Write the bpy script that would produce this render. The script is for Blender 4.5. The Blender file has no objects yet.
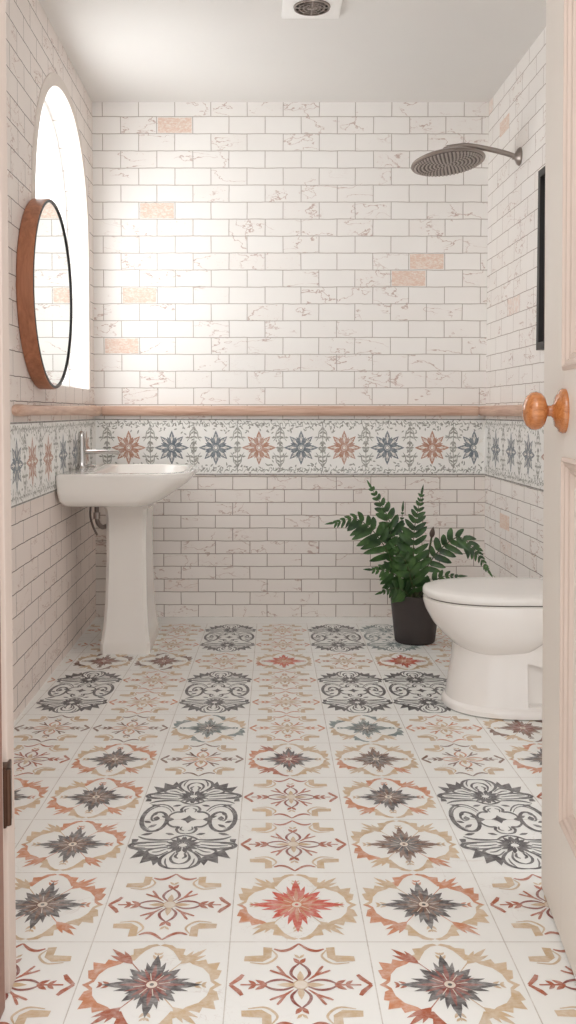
import bpy, bmesh, math, random
from mathutils import Vector, Matrix
R = math.radians
PI = math.pi
C = bpy.context.scene.collection
random.seed(7)

# ------------------------------------------------------------------ dimensions (metres)
XL, XR, YB, ZC = -0.82, 1.167, 4.896, 2.60
YF = 1.15                      # front edge of the modelled floor
BAND0, BAND1 = 0.729, 1.016    # decorative tile border
RAIL0, RAIL1 = 1.031, 1.081

# ------------------------------------------------------------------ materials
def s2l(c):
    return tuple(((v / 255) / 12.92 if v / 255 <= 0.04045 else ((v / 255 + 0.055) / 1.055) ** 2.4) for v in c) + (1,)

class NT:
    def __init__(self, name):
        self.m = bpy.data.materials.new(name)
        self.m.use_nodes = True
        self.t = self.m.node_tree
        self.b = self.t.nodes['Principled BSDF']
        self.out = self.t.nodes['Material Output']
    def n(self, kind, **kw):
        nd = self.t.nodes.new(kind)
        for k, v in kw.items():
            setattr(nd, k, v)
        return nd
    def link(self, a, b):
        self.t.links.new(a, b)
    def math(self, op, a, b=None, clamp=False):
        nd = self.n('ShaderNodeMath', operation=op, use_clamp=clamp)
        for i, v in enumerate((a, b)):
            if v is None: continue
            if isinstance(v, (int, float)): nd.inputs[i].default_value = v
            else: self.link(v, nd.inputs[i])
        return nd.outputs[0]
    def step(self, v, lo, hi, a=0.0, b=1.0):
        nd = self.n('ShaderNodeMapRange', clamp=True)
        self.link(v, nd.inputs[0])
        for i, x in enumerate((lo, hi, a, b)): nd.inputs[1 + i].default_value = x
        return nd.outputs[0]
    def mix(self, f, a, b):
        nd = self.n('ShaderNodeMix', data_type='RGBA')
        if isinstance(f, (int, float)): nd.inputs[0].default_value = f
        else: self.link(f, nd.inputs[0])
        for i, v in ((6, a), (7, b)):
            if isinstance(v, tuple): nd.inputs[i].default_value = v
            else: self.link(v, nd.inputs[i])
        return nd.outputs[2]
    def coord(self):
        return self.n('ShaderNodeTexCoord').outputs['Object']
    def noise(self, vec, scale, detail=3, rough=0.5, dist=0.0):
        nd = self.n('ShaderNodeTexNoise')
        self.link(vec, nd.inputs['Vector'])
        nd.inputs['Scale'].default_value = scale
        nd.inputs['Detail'].default_value = detail
        nd.inputs['Roughness'].default_value = rough
        nd.inputs['Distortion'].default_value = dist
        return nd.outputs['Fac']
    def vmap(self, vec, loc=(0, 0, 0), scale=(1, 1, 1)):
        nd = self.n('ShaderNodeMapping')
        self.link(vec, nd.inputs[0])
        nd.inputs['Location'].default_value = loc
        nd.inputs['Scale'].default_value = scale
        return nd.outputs[0]
    def bump(self, h, strength, dist):
        nd = self.n('ShaderNodeBump')
        nd.inputs['Strength'].default_value = strength
        nd.inputs['Distance'].default_value = dist
        self.link(h, nd.inputs['Height'])
        self.link(nd.outputs[0], self.b.inputs['Normal'])
    def color(self, c):
        if isinstance(c, tuple): self.b.inputs['Base Color'].default_value = c
        else: self.link(c, self.b.inputs['Base Color'])
    def set(self, **kw):
        for k, v in kw.items(): self.b.inputs[k.replace('_', ' ')].default_value = v

def plain(name, rgb, rough=0.5, metal=0.0, var=0.06, scale=12, bump=0.0, spec=0.5, coat=0.0):
    m = NT(name)
    c = s2l(rgb)
    v = m.noise(m.coord(), scale, 4)
    dark = tuple(x * (1 - var * 2) for x in c[:3]) + (1,)
    lite = tuple(min(1, x * (1 + var)) for x in c[:3]) + (1,)
    m.color(m.mix(v, dark, lite))
    m.set(Roughness=rough, Metallic=metal)
    m.b.inputs['Specular IOR Level'].default_value = spec
    m.b.inputs['Coat Weight'].default_value = coat
    if bump: m.bump(m.noise(m.coord(), scale * 6, 3), bump, 0.002)
    return m.m

def brick_mat(name, axes, bw, rh, ou, ov, face, mortar, crack=1.0, mort=0.0023, seed=0.0, bare=0.5):
    """whitewashed brick laid in half bond; axes picks the two object axes that run along / up the wall"""
    m = NT(name)
    co = m.coord()
    sx = m.n('ShaderNodeSeparateXYZ'); m.link(co, sx.inputs[0])
    cb = m.n('ShaderNodeCombineXYZ')
    wob = m.math('MULTIPLY', m.math('SUBTRACT', m.noise(co, 14, 2), 0.5), 0.006)
    wob2 = m.math('MULTIPLY', m.math('SUBTRACT', m.noise(co, 9, 2), 0.5), 0.005)
    m.link(m.math('ADD', m.math('ADD', sx.outputs[axes[0]], ou), wob2), cb.inputs[0])
    m.link(m.math('ADD', m.math('ADD', sx.outputs[axes[1]], ov), wob), cb.inputs[1])
    cb.inputs[2].default_value = seed
    uv = cb.outputs[0]
    br = m.n('ShaderNodeTexBrick')
    br.offset = 0.5; br.offset_frequency = 2; br.squash = 1.0
    m.link(uv, br.inputs['Vector'])
    br.inputs['Color1'].default_value = (0, 0, 0, 1)
    br.inputs['Color2'].default_value = (1, 1, 1, 1)
    br.inputs['Mortar'].default_value = (0.3, 0.3, 0.3, 1)
    br.inputs['Scale'].default_value = 1.0
    br.inputs['Mortar Size'].default_value = mort
    br.inputs['Mortar Smooth'].default_value = 0.35
    br.inputs['Bias'].default_value = 0.0
    br.inputs['Brick Width'].default_value = bw
    br.inputs['Row Height'].default_value = rh
    t = br.outputs['Color']; fac = br.outputs['Fac']
    c = s2l(face)
    base = m.mix(m.noise(uv, 5, 3), tuple(x * 0.93 for x in c[:3]) + (1,), c)
    base = m.mix(m.math('MULTIPLY', m.step(t, 0.0, 1.0), 0.12), base, s2l((226, 212, 202)))
    # hairline cracks and chipped limewash, only on some bricks
    sv = m.vmap(uv, (3.1 + seed, 1.7, 0), (0.6, 1.3, 1))
    rid = m.math('ABSOLUTE', m.math('SUBTRACT', m.noise(sv, 8, 4, 0.58, 0.3), 0.5))
    line = m.step(rid, 0.004, 0.010, 1.0, 0.0)
    patch = m.step(m.noise(uv, 6.5, 2), 0.44, 0.52)
    some = m.step(t, 0.42, 0.50)
    k1 = m.math('MULTIPLY', m.math('MULTIPLY', line, patch), m.math('MULTIPLY', some, 0.62 * crack))
    base = m.mix(k1, base, s2l((172, 134, 120)))
    chip = m.step(m.noise(m.vmap(uv, (9, 4, 0), (0.7, 1.3, 1)), 62, 6, 0.75, 0.6), 0.60, 0.68)
    worn = m.step(t, 0.80, 0.86)
    k2 = m.math('MULTIPLY', m.math('MULTIPLY', chip, worn), 0.5 * crack)
    base = m.mix(k2, base, s2l((186, 132, 112)))
    blush = m.math('MULTIPLY', m.math('MULTIPLY', m.step(t, 0.982, 0.988), m.step(m.noise(uv, 40, 4), 0.35, 0.6)), bare)
    base = m.mix(blush, base, s2l((226, 194, 176)))
    mort_c = m.mix(m.noise(uv, 25, 3), s2l(mortar), tuple(min(1, x * 1.35) for x in s2l(mortar)[:3]) + (1,))
    m.color(m.mix(fac, base, mort_c))
    m.set(Roughness=0.55)
    h = m.math('ADD', m.math('MULTIPLY', m.math('SUBTRACT', 1.0, fac), 1.0), m.math('MULTIPLY', m.noise(uv, 60, 4), 0.25))
    h = m.math('SUBTRACT', h, m.math('MULTIPLY', m.math('ADD', k1, k2), 0.5))
    m.bump(h, 0.55, 0.003)
    return m.m

def ink_mat(name, rgb, ground, wear=0.55, scale=38, lo=0.42, hi=0.72, rough=0.42):
    """glaze colour worn back to the pale tile under it"""
    m = NT(name)
    co = m.coord()
    a = m.noise(co, scale, 6, 0.65, 0.4)
    b = m.noise(m.vmap(co, (2, 5, 1), (1, 3, 1)), scale * 2.2, 4, 0.7)
    w = m.math('MULTIPLY', m.step(m.math('ADD', m.math('MULTIPLY', a, 0.65), m.math('MULTIPLY', b, 0.35)), lo, hi), wear)
    c = s2l(rgb)
    tone = m.mix(m.noise(co, 9, 2), tuple(x * 0.8 for x in c[:3]) + (1,), tuple(min(1, x * 1.15) for x in c[:3]) + (1,))
    m.color(m.mix(w, tone, s2l(ground)))
    m.set(Roughness=rough)
    return m.m

def tile_mat(name, rgb, stain, rough=0.4):
    m = NT(name)
    co = m.coord()
    c = s2l(rgb)
    base = m.mix(m.noise(co, 2.2, 4), c, tuple(x * 0.94 for x in c[:3]) + (1,))
    spk = m.step(m.noise(co, 130, 5, 0.75), 0.62, 0.70)
    zone = m.step(m.noise(co, 3.7, 3), 0.56, 0.66)
    base = m.mix(m.math('MULTIPLY', m.math('MULTIPLY', spk, zone), 0.6), base, s2l(stain))
    rid = m.math('ABSOLUTE', m.math('SUBTRACT', m.noise(co, 7, 5, 0.6, 0.8), 0.5))
    cr = m.math('MULTIPLY', m.step(rid, 0.002, 0.006, 1, 0), m.step(m.noise(co, 4, 2), 0.55, 0.62))
    base = m.mix(m.math('MULTIPLY', cr, 0.22), base, s2l((170, 140, 125)))
    m.color(base)
    m.set(Roughness=rough)
    return m.m

def wood_mat(name, a, b, scale=9, rough=0.42, axis=0, coat=0.0):
    m = NT(name)
    co = m.coord()
    sc = [14, 14, 14]; sc[axis] = 0.9
    st = m.vmap(co, (0, 0, 0), tuple(sc))
    g = m.noise(st, scale / 3, 6, 0.6, 1.2)
    fine = m.noise(m.vmap(co, (4, 2, 1), tuple(x * 4 for x in sc)), scale / 3, 4, 0.7)
    k = m.step(m.math('ADD', m.math('MULTIPLY', g, 0.7), m.math('MULTIPLY', fine, 0.3)), 0.35, 0.65)
    m.color(m.mix(k, s2l(a), s2l(b)))
    m.set(Roughness=rough)
    m.b.inputs['Coat Weight'].default_value = coat
    return m.m

FT = (242, 242, 239)                    # floor tile ground
BT = (244, 243, 240)                    # border tile ground
M = dict(
    back_up=brick_mat('brick_back_upper', (0, 2), 0.1813, 0.0848, 0.317 + 0.1813 * 20, -1.172 + 0.0848 * 30, (247, 245, 242), (170, 161, 155), bare=0.0),
    back_lo=brick_mat('brick_back_lower', (0, 2), 0.176, 0.0656, 0.207 + 0.176 * 20 + 0.088, -0.589 + 0.0656 * 30, (240, 234, 229), (152, 138, 130), mort=0.0025, seed=2.0, bare=0.15),
    left_up=brick_mat('brick_left_upper', (1, 2), 0.20, 0.0848, 0.04 + 4, -1.172 + 0.0848 * 30, (238, 229, 223), (96, 80, 72), mort=0.0018, seed=5.0),
    left_lo=brick_mat('brick_left_lower', (1, 2), 0.22, 0.0790, 0.03 + 4.4, -0.589 + 0.079 * 30, (238, 226, 219), (84, 68, 62), mort=0.0018, seed=7.0, crack=0.7),
    right_up=brick_mat('brick_right_upper', (1, 2), 0.21, 0.0800, 0.02 + 4.2, -1.172 + 0.08 * 30, (246, 242, 238), (150, 134, 126), mort=0.0018, seed=11.0),
    right_lo=brick_mat('brick_right_lower', (1, 2), 0.20, 0.0690, 0.02 + 4, -0.589 + 0.069 * 30, (246, 242, 238), (120, 104, 96), mort=0.0018, seed=13.0),
    reveal=brick_mat('brick_reveal', (0, 2), 0.30, 0.0848, 3.1, -1.172 + 0.0848 * 30, (254, 253, 252), (186, 178, 170), crack=0.0, mort=0.0018, seed=17.0, bare=0.0),
    pink=None,
    plaster=plain('plaster_white', (236, 230, 223), 0.75, var=0.02, scale=3, bump=0.05),
    arch=plain('plaster_arch_edge', (226, 216, 208), 0.7, var=0.04, scale=20, bump=0.2),
    ceiling=plain('ceiling_paint', (231, 229, 226), 0.85, var=0.015, scale=2),
    floor=tile_mat('floor_tile', FT, (196, 128, 100)),
    grout=ink_mat('grout_line', (186, 176, 166), FT, 0.75, 20, 0.3, 0.7, 0.8),
    rust=ink_mat('glaze_rust', (172, 88, 54), FT, 0.5),
    orange=ink_mat('glaze_orange', (204, 134, 94), FT, 0.55),
    tan=ink_mat('glaze_tan', (206, 178, 142), FT, 0.55),
    dark=ink_mat('glaze_charcoal', (76, 70, 72), FT, 0.5),
    maroon=ink_mat('glaze_maroon', (140, 66, 54), FT, 0.45),
    red=ink_mat('glaze_red', (206, 76, 50), FT, 0.45),
    teal=ink_mat('glaze_teal', (112, 128, 128), FT, 0.6),
    scroll=ink_mat('glaze_scroll_grey', (80, 76, 79), FT, 0.38),
    brown=ink_mat('glaze_brown', (120, 84, 66), FT, 0.5),
    pale=ink_mat('glaze_pale', (228, 216, 202), FT, 0.5),
    band=plain('border_tile_ground', BT, 0.38, var=0.02, scale=20),
    b_rust=ink_mat('border_rust', (182, 130, 106), BT, 0.5, 60),
    b_blue=ink_mat('border_blue', (102, 113, 123), BT, 0.4, 60),
    b_grey=ink_mat('border_grey_green', (146, 146, 138), BT, 0.55, 60),
    b_edge=ink_mat('border_edge', (112, 106, 98), BT, 0.5, 50),
    b_white=plain('border_white', (236, 232, 226), 0.38, var=0.02),
    rail=wood_mat('rail_wood', (188, 148, 128), (224, 194, 174), 9, 0.45, 0),
    rail_y=wood_mat('rail_wood_side', (188, 148, 128), (224, 194, 174), 9, 0.45, 1),
    rail_end=plain('rail_end_grain', (150, 96, 72), 0.6, var=0.2, scale=60),
    frame_wood=wood_mat('mirror_wood', (140, 88, 62), (180, 120, 88), 6, 0.4, 2),
    black=plain('black_paint', (34, 30, 29), 0.45, var=0.1),
    panel_black=plain('dark_panel', (52, 45, 43), 0.35, var=0.1),
    ceramic=plain('ceramic_white', (236, 232, 227), 0.12, var=0.01, coat=0.4),
    ceramic_t=plain('toilet_ceramic', (238, 234, 230), 0.16, var=0.01, coat=0.3),
    lid=plain('toilet_lid_plastic', (238, 235, 231), 0.25, var=0.01),
    gap=plain('lid_gap_shade', (88, 80, 74), 0.8),  # dark tone that paints the shade in the gap below the toilet lid
    chrome=plain('chrome', (196, 194, 192), 0.16, 1.0, var=0.02),
    steel=plain('brushed_steel', (156, 146, 140), 0.3, 1.0, var=0.08, scale=30),
    nozzle_dark=plain('nozzle_rubber', (186, 176, 170), 0.4, 0.3),
    nozzle_plate=plain('nozzle_plate', (104, 94, 88), 0.5, 0.2, var=0.1, scale=60),
    hose=plain('grey_hose', (110, 98, 92), 0.5),
    pot=plain('charcoal_pot', (62, 55, 54), 0.6, var=0.08, scale=20, bump=0.1),
    soil=plain('potting_soil', (48, 36, 28), 0.95, var=0.35, scale=90, bump=0.8),
    stem=plain('fern_stem', (74, 84, 50), 0.5, var=0.2),
    bud=plain('fern_bud', (84, 66, 58), 0.6, var=0.2, scale=80),
    door=plain('door_paint', (232, 225, 216), 0.45, var=0.02, scale=3),
    door_panel=plain('door_panel_paint', (236, 226, 217), 0.5, var=0.03, scale=3),
    moulding=plain('door_moulding_shaded', (214, 196, 184), 0.5, var=0.05, scale=6),  # pinkish darker tone, puts the moulding's shading lines into its colour
    jamb=plain('jamb_paint', (216, 200, 190), 0.55, var=0.04, scale=4),
    jamb_stop=plain('jamb_stop_wood', (150, 112, 98), 0.55, var=0.12, scale=12),
    knob=wood_mat('polished_knob_wood', (160, 92, 46), (206, 136, 80), 20, 0.22, 0, 0.6),
    bronze=plain('aged_bronze', (92, 66, 52), 0.35, 0.8, var=0.2, scale=40),
    winframe=plain('window_frame_paint', (248, 247, 245), 0.5, var=0.01),
    vent_white=plain('vent_plastic', (250, 249, 247), 0.4, var=0.01),
    vent_dark=plain('vent_recess', (44, 38, 35), 0.8),
)
def pink_mat():
    m = NT('brick_bare_pink')
    co = m.coord()
    a = m.step(m.noise(m.vmap(co, (0, 0, 0), (1, 1, 2)), 70, 5, 0.7, 0.3), 0.38, 0.58)
    m.color(m.mix(m.math('MULTIPLY', a, 0.75), s2l((240, 230, 221)), s2l((224, 190, 170))))
    m.set(Roughness=0.8)
    m.bump(a, 0.4, 0.002)
    return m.m
M['pink'] = pink_mat()
def mirror_mat():
    m = NT('silvered_glass'); m.color(s2l((240, 243, 242))); m.set(Metallic=1.0, Roughness=0.012)
    m.bump(m.noise(m.coord(), 3, 2), 0.02, 0.001)
    return m.m
M['mirror'] = mirror_mat()
def glass_mat():
    m = NT('frosted_window_glass')
    tr = m.n('ShaderNodeBsdfTransparent'); tl = m.n('ShaderNodeBsdfTranslucent'); gl = m.n('ShaderNodeBsdfGlossy'); gl.inputs['Roughness'].default_value = 0.15
    fr = m.n('ShaderNodeFresnel'); fr.inputs[0].default_value = 1.2
    tl.inputs[0].default_value = (0.97, 0.98, 0.98, 1)
    m1 = m.n('ShaderNodeMixShader'); m1.inputs[0].default_value = 0.94
    m.link(tr.outputs[0], m1.inputs[1]); m.link(tl.outputs[0], m1.inputs[2])
    mx = m.n('ShaderNodeMixShader')
    m.link(m.math('MULTIPLY', fr.outputs[0], 0.06), mx.inputs[0]); m.link(m1.outputs[0], mx.inputs[1]); m.link(gl.outputs[0], mx.inputs[2])
    m.link(mx.outputs[0], m.out.inputs[0])
    return m.m
M['glass'] = glass_mat()
def leaf_mat():
    m = NT('fern_leaf')
    co = m.coord()
    m.color(m.mix(m.step(m.noise(co, 16, 3), 0.35, 0.65), s2l((34, 62, 34)), s2l((72, 108, 56))))
    m.set(Roughness=0.38)
    m.b.inputs['Subsurface Weight'].default_value = 0.0
    return m.m
M['leaf'] = leaf_mat()

# ------------------------------------------------------------------ mesh helpers
class MB:
    def __init__(self):
        self.v, self.f, self.mi, self.mats = [], [], [], []
    def slot(self, mat):
        if mat not in self.mats: self.mats.append(mat)
        return self.mats.index(mat)
    def poly(self, pts, mat):
        i = len(self.v); self.v += [tuple(p) for p in pts]
        self.f.append(tuple(range(i, i + len(pts)))); self.mi.append(self.slot(mat))
    def box(self, a, b, mat, xf=None, bev=0.0):
        x0, y0, z0 = a; x1, y1, z1 = b
        if bev > 0:
            bm = bmesh.new(); bmesh.ops.create_cube(bm, size=1)
            bmesh.ops.scale(bm, vec=(x1 - x0, y1 - y0, z1 - z0), verts=bm.verts)
            bmesh.ops.translate(bm, vec=((x0 + x1) / 2, (y0 + y1) / 2, (z0 + z1) / 2), verts=bm.verts)
            bmesh.ops.bevel(bm, geom=list(bm.edges), offset=bev, segments=2, profile=0.6, affect='EDGES')
            self.bm(bm, mat, xf); return
        P = [(x0, y0, z0), (x1, y0, z0), (x1, y1, z0), (x0, y1, z0), (x0, y0, z1), (x1, y0, z1), (x1, y1, z1), (x0, y1, z1)]
        if xf: P = [tuple(xf @ Vector(p)) for p in P]
        for q in ((0, 3, 2, 1), (4, 5, 6, 7), (0, 1, 5, 4), (1, 2, 6, 5), (2, 3, 7, 6), (3, 0, 4, 7)):
            self.poly([P[k] for k in q], mat)
    def bm(self, bm, mat, xf=None):
        i = len(self.v); bm.verts.index_update(); s = self.slot(mat)
        self.v += [tuple(xf @ v.co) if xf else tuple(v.co) for v in bm.verts]
        for f in bm.faces:
            self.f.append(tuple(i + v.index for v in f.verts)); self.mi.append(s)
        bm.free()
    def loft(self, rings, mat, cap0=True, cap1=True, closed=True):
        i = len(self.v); n = len(rings[0]); s = self.slot(mat)
        for r in rings: self.v += [tuple(p) for p in r]
        for a in range(len(rings) - 1):
            for k in range(n if closed else n - 1):
                k2 = (k + 1) % n
                self.f.append((i + a * n + k, i + a * n + k2, i + (a + 1) * n + k2, i + (a + 1) * n + k)); self.mi.append(s)
        if cap0: self.f.append(tuple(i + k for k in reversed(range(n)))); self.mi.append(s)
        if cap1: self.f.append(tuple(i + (len(rings) - 1) * n + k for k in range(n))); self.mi.append(s)
    def lathe(self, prof, origin, axis, mat, n=40, cap0=True, cap1=True, sx=1.0):
        """prof: (radius, distance along axis)"""
        ax = Vector(axis).normalized()
        u = ax.orthogonal().normalized(); w = ax.cross(u); o = Vector(origin)
        self.loft([[o + ax * d + (u * math.cos(2 * PI * k / n) + w * math.sin(2 * PI * k / n)) * r for k in range(n)] for r, d in prof], mat, cap0, cap1)
    def tube(self, pts, rad, mat, n=12):
        pts = [Vector(p) for p in pts]; rings = []; u = None
        for i, p in enumerate(pts):
            t = (pts[min(i + 1, len(pts) - 1)] - pts[max(i - 1, 0)]).normalized()
            u = t.orthogonal().normalized() if u is None else (u - t * u.dot(t)).normalized()
            w = t.cross(u); r = rad[i] if isinstance(rad, (list, tuple)) else rad
            rings.append([p + (u * math.cos(2 * PI * k / n) + w * math.sin(2 * PI * k / n)) * r for k in range(n)])
        self.loft(rings, mat)
    def build(self, name, parent=None, smooth=True, angle=35, merge=True):
        org = Vector((0, 0, 0)); p = parent
        while p is not None: org += p.location; p = p.parent
        me = bpy.data.meshes.new(name)
        me.from_pydata([tuple(Vector(v) - org) for v in self.v], [], self.f)
        for m in self.mats: me.materials.append(m)
        me.polygons.foreach_set('material_index', self.mi)
        me.update()
        if merge:
            bm = bmesh.new(); bm.from_mesh(me)
            bmesh.ops.remove_doubles(bm, verts=bm.verts, dist=1e-5)
            bmesh.ops.recalc_face_normals(bm, faces=bm.faces)
            bm.to_mesh(me); bm.free()
        if smooth:
            me.polygons.foreach_set('use_smooth', [True] * len(me.polygons))
            me.set_sharp_from_angle(angle=R(angle))
        o = bpy.data.objects.new(name, me); C.objects.link(o)
        if parent is not None: o.parent = parent
        return o

def tag(o, label=None, cat=None, group=None, kind=None):
    if label: o['label'] = label
    if cat: o['category'] = cat
    if group: o['group'] = group
    if kind: o['kind'] = kind
    return o
def empty(name, loc, label=None, cat=None, group=None, kind=None):
    o = bpy.data.objects.new(name, None); C.objects.link(o); o.location = loc; o.empty_display_size = 0.05
    return tag(o, label, cat, group, kind)
def curve(pts, n=20):
    """smooth path through 3-D control points"""
    P = [Vector(p) for p in pts]; P = [P[0] * 2 - P[1]] + P + [P[-1] * 2 - P[-2]]
    out = []
    for i in range(1, len(P) - 2):
        for k in range(n):
            t = k / n; a, b, c, d = P[i - 1], P[i], P[i + 1], P[i + 2]
            out.append(0.5 * ((2 * b) + (c - a) * t + (2 * a - 5 * b + 4 * c - d) * t * t + (3 * b - a - 3 * c + d) * t ** 3))
    return out + [P[-2]]

# ------------------------------------------------------------------ flat ornament helpers: lists of (material key, layer, [(u, v), ...])
def leaf2(cx, cy, ang, ln, wd, mk, layer=0, start=0.0, belly=0.45):
    ca, sa = math.cos(ang), math.sin(ang)
    prof = [(0, 0.12), (0.2, 0.62), (belly, 1.0), (0.7, 0.72), (0.88, 0.3), (1, 0)]
    up = [(start + t * ln, w * wd / 2) for t, w in prof]
    pts = up + [(x, -y) for x, y in reversed(up[:-1])]
    return (mk, layer, [(cx + x * ca - y * sa, cy + x * sa + y * ca) for x, y in pts])
def ribbon2(pts, wd, mk, layer=0, taper=True):
    n = len(pts); L, Rr = [], []
    for i, (x, y) in enumerate(pts):
        a = pts[max(i - 1, 0)]; b = pts[min(i + 1, n - 1)]
        dx, dy = b[0] - a[0], b[1] - a[1]; d = math.hypot(dx, dy) or 1
        w = wd / 2 * (0.35 + 0.65 * math.sin(PI * (i + 0.5) / n) if taper else 1)
        L.append((x - dy / d * w, y + dx / d * w)); Rr.append((x + dy / d * w, y - dx / d * w))
    return [(mk, layer, [L[i], L[i + 1], Rr[i + 1], Rr[i]]) for i in range(n - 1)]
def disc2(cx, cy, rx, ry, mk, layer=0, n=14):
    return (mk, layer, [(cx + rx * math.cos(2 * PI * k / n), cy + ry * math.sin(2 * PI * k / n)) for k in range(n)])
def ring2(cx, cy, r, wd, mk, layer=0, n=18, squash=1.0):
    return ribbon2([(cx + r * math.cos(2 * PI * k / n), cy + r * squash * math.sin(2 * PI * k / n)) for k in range(n + 1)], wd, mk, layer, False)
def spline2(pts, n=6):
    return [(p.x, p.y) for p in curve([(x, y, 0) for x, y in pts], n)]
def mirror4(items):
    out = []
    for sx in (1, -1):
        for sy in (1, -1):
            out += [(m, l, [(x * sx, y * sy) for x, y in p]) for m, l, p in items]
    return out
def mirror2(items):
    return items + [(m, l, [(-x, y) for x, y in p]) for m, l, p in items]

def motif_star(star, inner, cols, scale=1.0):
    """flower star inside a four-lobed frame of sweeps, stepped blocks and crossing leaves; cols = one (block, sweep, leaf) set per quadrant"""
    it = []
    block = [(.492, 0), (.455, .03), (.43, .055), (.462, .075), (.482, .165), (.445, .175), (.465, .265), (.375, .245), (.36, .30), (.30, .278), (.205, .305), (.265, .240), (.345, .195), (.395, .12), (.412, .035), (.445, 0)]
    sweep = [(.205, .285), (.225, .34), (.185, .36), (.195, .43), (.125, .44), (.09, .478), (.03, .495), (0, .475), (.055, .455), (.105, .405), (.14, .34), (.165, .285)]
    for n, (sx, sy) in enumerate(((1, 1), (-1, 1), (-1, -1), (1, -1))):
        bc, sc_, lc = cols[n % len(cols)]
        F = lambda P: [(x * sx, y * sy) for x, y in P]
        it.append((bc, 0, F(block))); it.append((sc_, 0, F(sweep)))
        for a, ln, w in ((30, .21, .045), (46, .26, .050), (62, .18, .040)):
            t = R(a); it.append((lc, 1, F(leaf2(.175, .245, t, ln, w, lc)[2])))
        it += [(m_, l_, F(p_)) for m_, l_, p_ in ribbon2([(.10, .14), (.19, .27)], .010, lc, 1)]
    for q in range(4):
        a = R(90 * q); ca, sa = math.cos(a), math.sin(a); c0 = cols[q % len(cols)][1]
        it += ribbon2([(0.24 * ca, 0.24 * sa), (0.38 * ca, 0.38 * sa)], 0.012, c0, 0)
        for d in (-0.55, 0.55):
            it.append(leaf2(0.29 * ca, 0.29 * sa, a + d, 0.075, 0.026, c0, 0))
            it.append(leaf2(0.35 * ca, 0.35 * sa, a + d * 1.4, 0.05, 0.022, c0, 0))
    for k in range(8):
        ln = (0.335 if k % 2 == 0 else 0.24) * scale
        it.append(leaf2(0, 0, k * PI / 4, ln, 0.085, star, 1, 0.02))
        for d in (-1, 1):
            it.append(leaf2(0, 0, k * PI / 4 + d * PI / 12, ln * 0.72, 0.050, star, 1, 0.03))
        it.append(leaf2(0, 0, k * PI / 4, ln * 0.62, 0.034, inner, 2, 0.03))
        it.append(leaf2(0, 0, k * PI / 4 + PI / 8, ln * 0.52, 0.026, inner, 2, 0.03))
        it += ribbon2([(.05 * math.cos(k * PI / 4 + .2), .05 * math.sin(k * PI / 4 + .2)), (.13 * math.cos(k * PI / 4 + .2), .13 * math.sin(k * PI / 4 + .2))], .008, 'pale', 3)
        for d in (-0.36, 0.36):
            if k % 2 == 0:
                it.append(leaf2(0.11 * math.cos(k * PI / 4), 0.11 * math.sin(k * PI / 4), k * PI / 4 + d * 1.5, 0.12, 0.032, star, 1))
    it.append(disc2(0, 0, 0.045, 0.045, 'pale', 3))
    it += ring2(0, 0, 0.045, 0.010, inner, 4, 12)
    it.append(disc2(0, 0, 0.016, 0.016, star, 4, 8))
    return it

def motif_snow(line, soft, dark):
    """line quatrefoil: chevrons on the axes, stepped blocks on the corners, a snowflake inside"""
    q = []
    q += ribbon2([(0.405, 0.115), (0.43, 0.07), (0.492, 0.0)], 0.038, line, 1)
    q += ribbon2(spline2([(0.0, 0.492), (0.07, 0.42), (0.13, 0.40), (0.185, 0.425)], 4), 0.032, line, 1)
    q.append((soft, 0, [(0.20, 0.44), (0.265, 0.45), (0.265, 0.345), (0.40, 0.335), (0.405, 0.275), (0.27, 0.265), (0.205, 0.32)]))
    q += ribbon2(spline2([(0.20, 0.41), (0.165, 0.33), (0.24, 0.245), (0.36, 0.255)], 5), 0.02, soft, 1)
    q.append(leaf2(0.05, 0.05, R(45), 0.15, 0.022, line, 1))
    q += ribbon2([(0.10, 0.10), (0.15, 0.19), (0.165, 0.215)], 0.022, line, 1)
    q += ribbon2([(0.10, 0.10), (0.19, 0.15), (0.215, 0.165)], 0.022, line, 1)
    q += ribbon2(spline2([(0.02, 0.05), (0.065, 0.12), (0.05, 0.19), (0.0, 0.25)], 4), 0.024, dark, 1)
    q += ribbon2(spline2([(0.05, 0.02), (0.12, 0.055), (0.20, 0.045), (0.265, 0.0)], 4), 0.024, dark, 1)
    q.append(leaf2(0.235, 0.0, R(34), 0.10, 0.038, line, 1))
    q.append(leaf2(0.31, 0.0, R(42), 0.075, 0.032, line, 1))
    q.append(leaf2(0.0, 0.24, R(58), 0.085, 0.038, line, 1))
    q.append(leaf2(0.0, 0.31, R(52), 0.06, 0.024, soft, 1))
    it = mirror4(q)
    it += ribbon2([(-0.42, 0), (-0.24, 0)], 0.020, line, 1) + ribbon2([(0.24, 0), (0.42, 0)], 0.020, line, 1)
    it += [leaf2(0, 0.02, PI / 2, 0.14, 0.05, soft, 1), leaf2(0, -0.02, -PI / 2, 0.14, 0.05, soft, 1), leaf2(0.02, 0, 0, 0.15, 0.05, soft, 1), leaf2(-0.02, 0, PI, 0.15, 0.05, soft, 1)]
    it.append(disc2(0, 0, 0.05, 0.05, 'pale', 2))
    it += ring2(0, 0, 0.05, 0.008, soft, 3, 12)
    return it

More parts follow.
